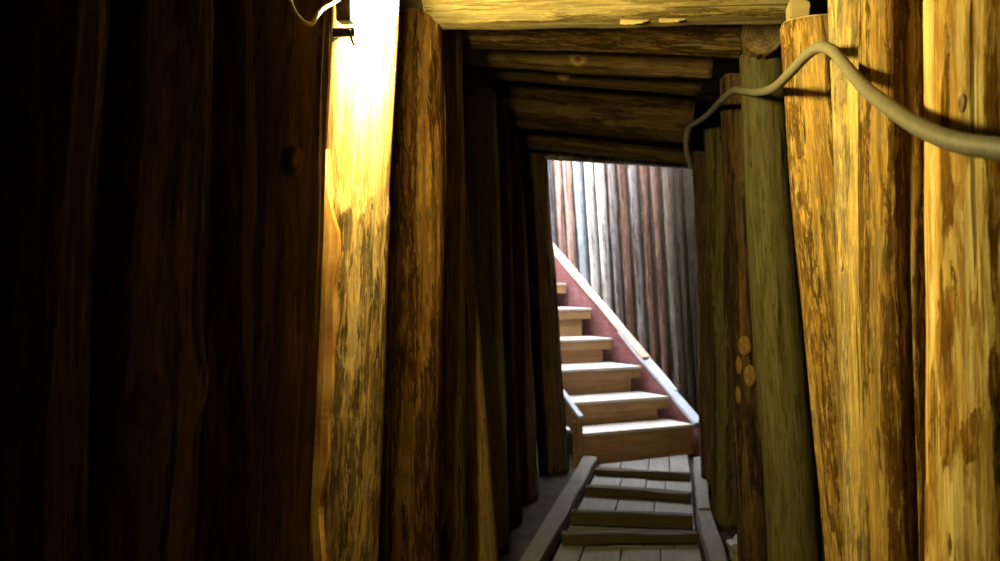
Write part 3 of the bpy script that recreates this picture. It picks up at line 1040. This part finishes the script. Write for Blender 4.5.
def lump(name, label, px, py, sx, sy, sz, col, seed):
    c_ = floor_at(px, py)
    bm = bmesh.new()
    bmesh.ops.create_icosphere(bm, subdivisions=4, radius=1)
    for v in bm.verts:
        n_ = v.co.copy()
        k = 1 + .35 * noise.noise(n_ * 1.6 + Vector((seed, 0, 0))) + .15 * abs(noise.noise(n_ * 4 + Vector((seed, 3, 0))))
        v.co = Vector((n_.x * sx * k, n_.y * sy * k, max(-.2, n_.z) * sz * k + sz * .18))
    o = from_bm(name, bm, plain(name + '_stone', col, .45, 0, .4, 30), None, False)
    o.location = (c_.x, c_.y, 0)
    return tag(o, label, 'stone')


lump('stone', 'pale grey stone lump beside the near right edge board', 737, 556, .045, .12, .075, (.2, .185, .15), 3.0)
lump('stone', 'small dull stone wedged beside the joint of the right edge boards', 716, 507, .03, .09, .06, (.18, .16, .12), 8.0)

# ------------------------------------------------------------------ cable along the right wall
cable_m = plain('cable_sheath', (.15, .135, .08), .6, 0, .35, 60)
cp = [(1090, 156, 1.02), (1045, 155, 1.10), (1000, 149, 1.20), (960, 143, 1.32), (925, 130, 1.48), (893, 110, 1.68), (865, 88, 1.93), (845, 65, 2.18), (833, 51, 2.33), (820, 47, 2.44), (807, 55, 2.58), (790, 73, 2.80),
      (775, 87, 3.05), (760, 92, 3.35), (745, 91, 3.68), (735, 90, 3.92), (726, 96, 4.25), (716, 106, 4.65), (706, 116, 5.15), (697, 122, 5.35), (690, 126, 5.5), (687, 133, 5.55), (686, 146, 5.6), (688, 158, 5.65), (691, 168, 5.7)]
pts = [at(*c_) for c_ in cp]
o = tube('cable', pts, .0135, cable_m, None, 14, 6, 0.02)
tag(o, 'thick grey-brown cable looping along the right wall logs', 'cable')

# ------------------------------------------------------------------ lamp on the post
lc = at(378, -20, 2.40)
LAMP_O = empty('wall_lamp', lc, 'glowing bare lamp with black bracket fixed to the bright wall log', 'lamp')
em = bpy.data.materials.new('glowing_glass')
em.use_nodes = True
p = em.node_tree.nodes['Principled BSDF']
p.inputs['Base Color'].default_value = (.9, .85, .7, 1)
p.inputs['Emission Color'].default_value = (1.0, .80, .30, 1)
p.inputs['Emission Strength'].default_value = LAMP
black_m = plain('black_metal', (.02, .018, .015), .45, .6, .3, 60)
white_wire = plain('pale_wire', (.55, .45, .25), .5, 0, .1, 60)


def lathe(name, prof, mat, parent, seg=28, loc=(0, 0, 0)):
    bm = bmesh.new()
    lp = [[bm.verts.new((r * math.cos(2 * math.pi * k / seg), r * math.sin(2 * math.pi * k / seg), z)) for k in range(seg)] for r, z in prof]
    for a_, b_ in zip(lp, lp[1:]):
        for k in range(seg):
            bm.faces.new((a_[k], a_[(k + 1) % seg], b_[(k + 1) % seg], b_[k]))
    bm.faces.new(lp[0][::-1])
    bm.faces.new(lp[-1])
    o = from_bm(name, bm, mat, parent, True)
    o.location = loc
    return o


lathe('bulb', [(.008, -.139), (.024, -.136), (.038, -.122), (.046, -.10), (.049, -.07), (.048, -.03), (.042, .01), (.030, .04), (.022, .055)], em, LAMP_O)
lathe('socket', [(.020, .045), (.026, .050), (.027, .10), (.031, .105), (.031, .125), (.012, .14)], black_m, LAMP_O)
# bracket: band on the post, arm to the socket
pc = LP.matrix_world.translation
pdir = (LP.matrix_world.to_3x3() @ Vector((0, 0, 1)))
def post_c(z): return pc + pdir * (z - pc.z) / pdir.z
bz = at(350, 33, 2.56).z
cb_ = post_c(bz) - lc
bm = bmesh.new()
n = 40
rows = []
for k in range(n):
    a = 2 * math.pi * k / n
    rows.append([bm.verts.new(cb_ + Vector((math.cos(a) * r, math.sin(a) * r, z))) for r, z in ((.0975, -.012), (.1005, -.012), (.1005, .012), (.0975, .012))])
# open towards the aisle so that only the left quarter of the band shows
for k in range(int(n * .42), int(n * .675)):
    for j in range(4):
        bm.faces.new((rows[k][j], rows[k][(j + 1) % 4], rows[k + 1][(j + 1) % 4], rows[k + 1][j]))
for v in [v for v in bm.verts if not v.link_faces]:
    bm.verts.remove(v)
from_bm('clamp_band', bm, black_m, LAMP_O)
jb = at(346, 4, 2.31) - lc
bm = bmesh.new()
add_box(bm, jb.x, jb.y, jb.z + .03, .038, .05, .15, .006)
from_bm('junction_box', bm, black_m, LAMP_O)
br = at(344, 32.5, 2.34) - lc
bm = bmesh.new()
add_box(bm, br.x, br.y, br.z, .056, .012, .022, .003)
from_bm('bracket_plate', bm, black_m, LAMP_O)
tube('bracket_arm', [jb + Vector((0, 0, .09)), jb + Vector((.005, .02, .14)), Vector((-.03, -.01, .17)), Vector((0, 0, .16)), Vector((0, 0, .12)), ], .007, black_m, LAMP_O, 10, 6)
tube('bracket_arm', [Vector((0, 0, .13)), Vector((-.02, .06, .15)), Vector((-.06, .15, .16)), post_c(lc.z + .17) - lc + Vector((.04, -.07, 0))], .008, black_m, LAMP_O, 10, 6)
hk = at(352, 42, 2.335) - lc
tube('hook', [hk + Vector((-.006, .0, .03)), hk + Vector((.0, 0, .005)), hk + Vector((.006, 0, -.008))], .004, black_m, LAMP_O, 8, 4)
o = tube('lamp_wire', [at(282, -40, 1.78), at(287, -12, 1.78), at(293, 9, 1.78), (at(302, 21, 1.79)), at(311, 24, 1.81), at(317, 15, 1.84), at(324, 8, 1.94), at(333, 3, 2.10), at(342, -3, 2.27)], .0042, white_wire, LAMP_O, 10, 6)
o.matrix_parent_inverse = Matrix.Translation(-lc)
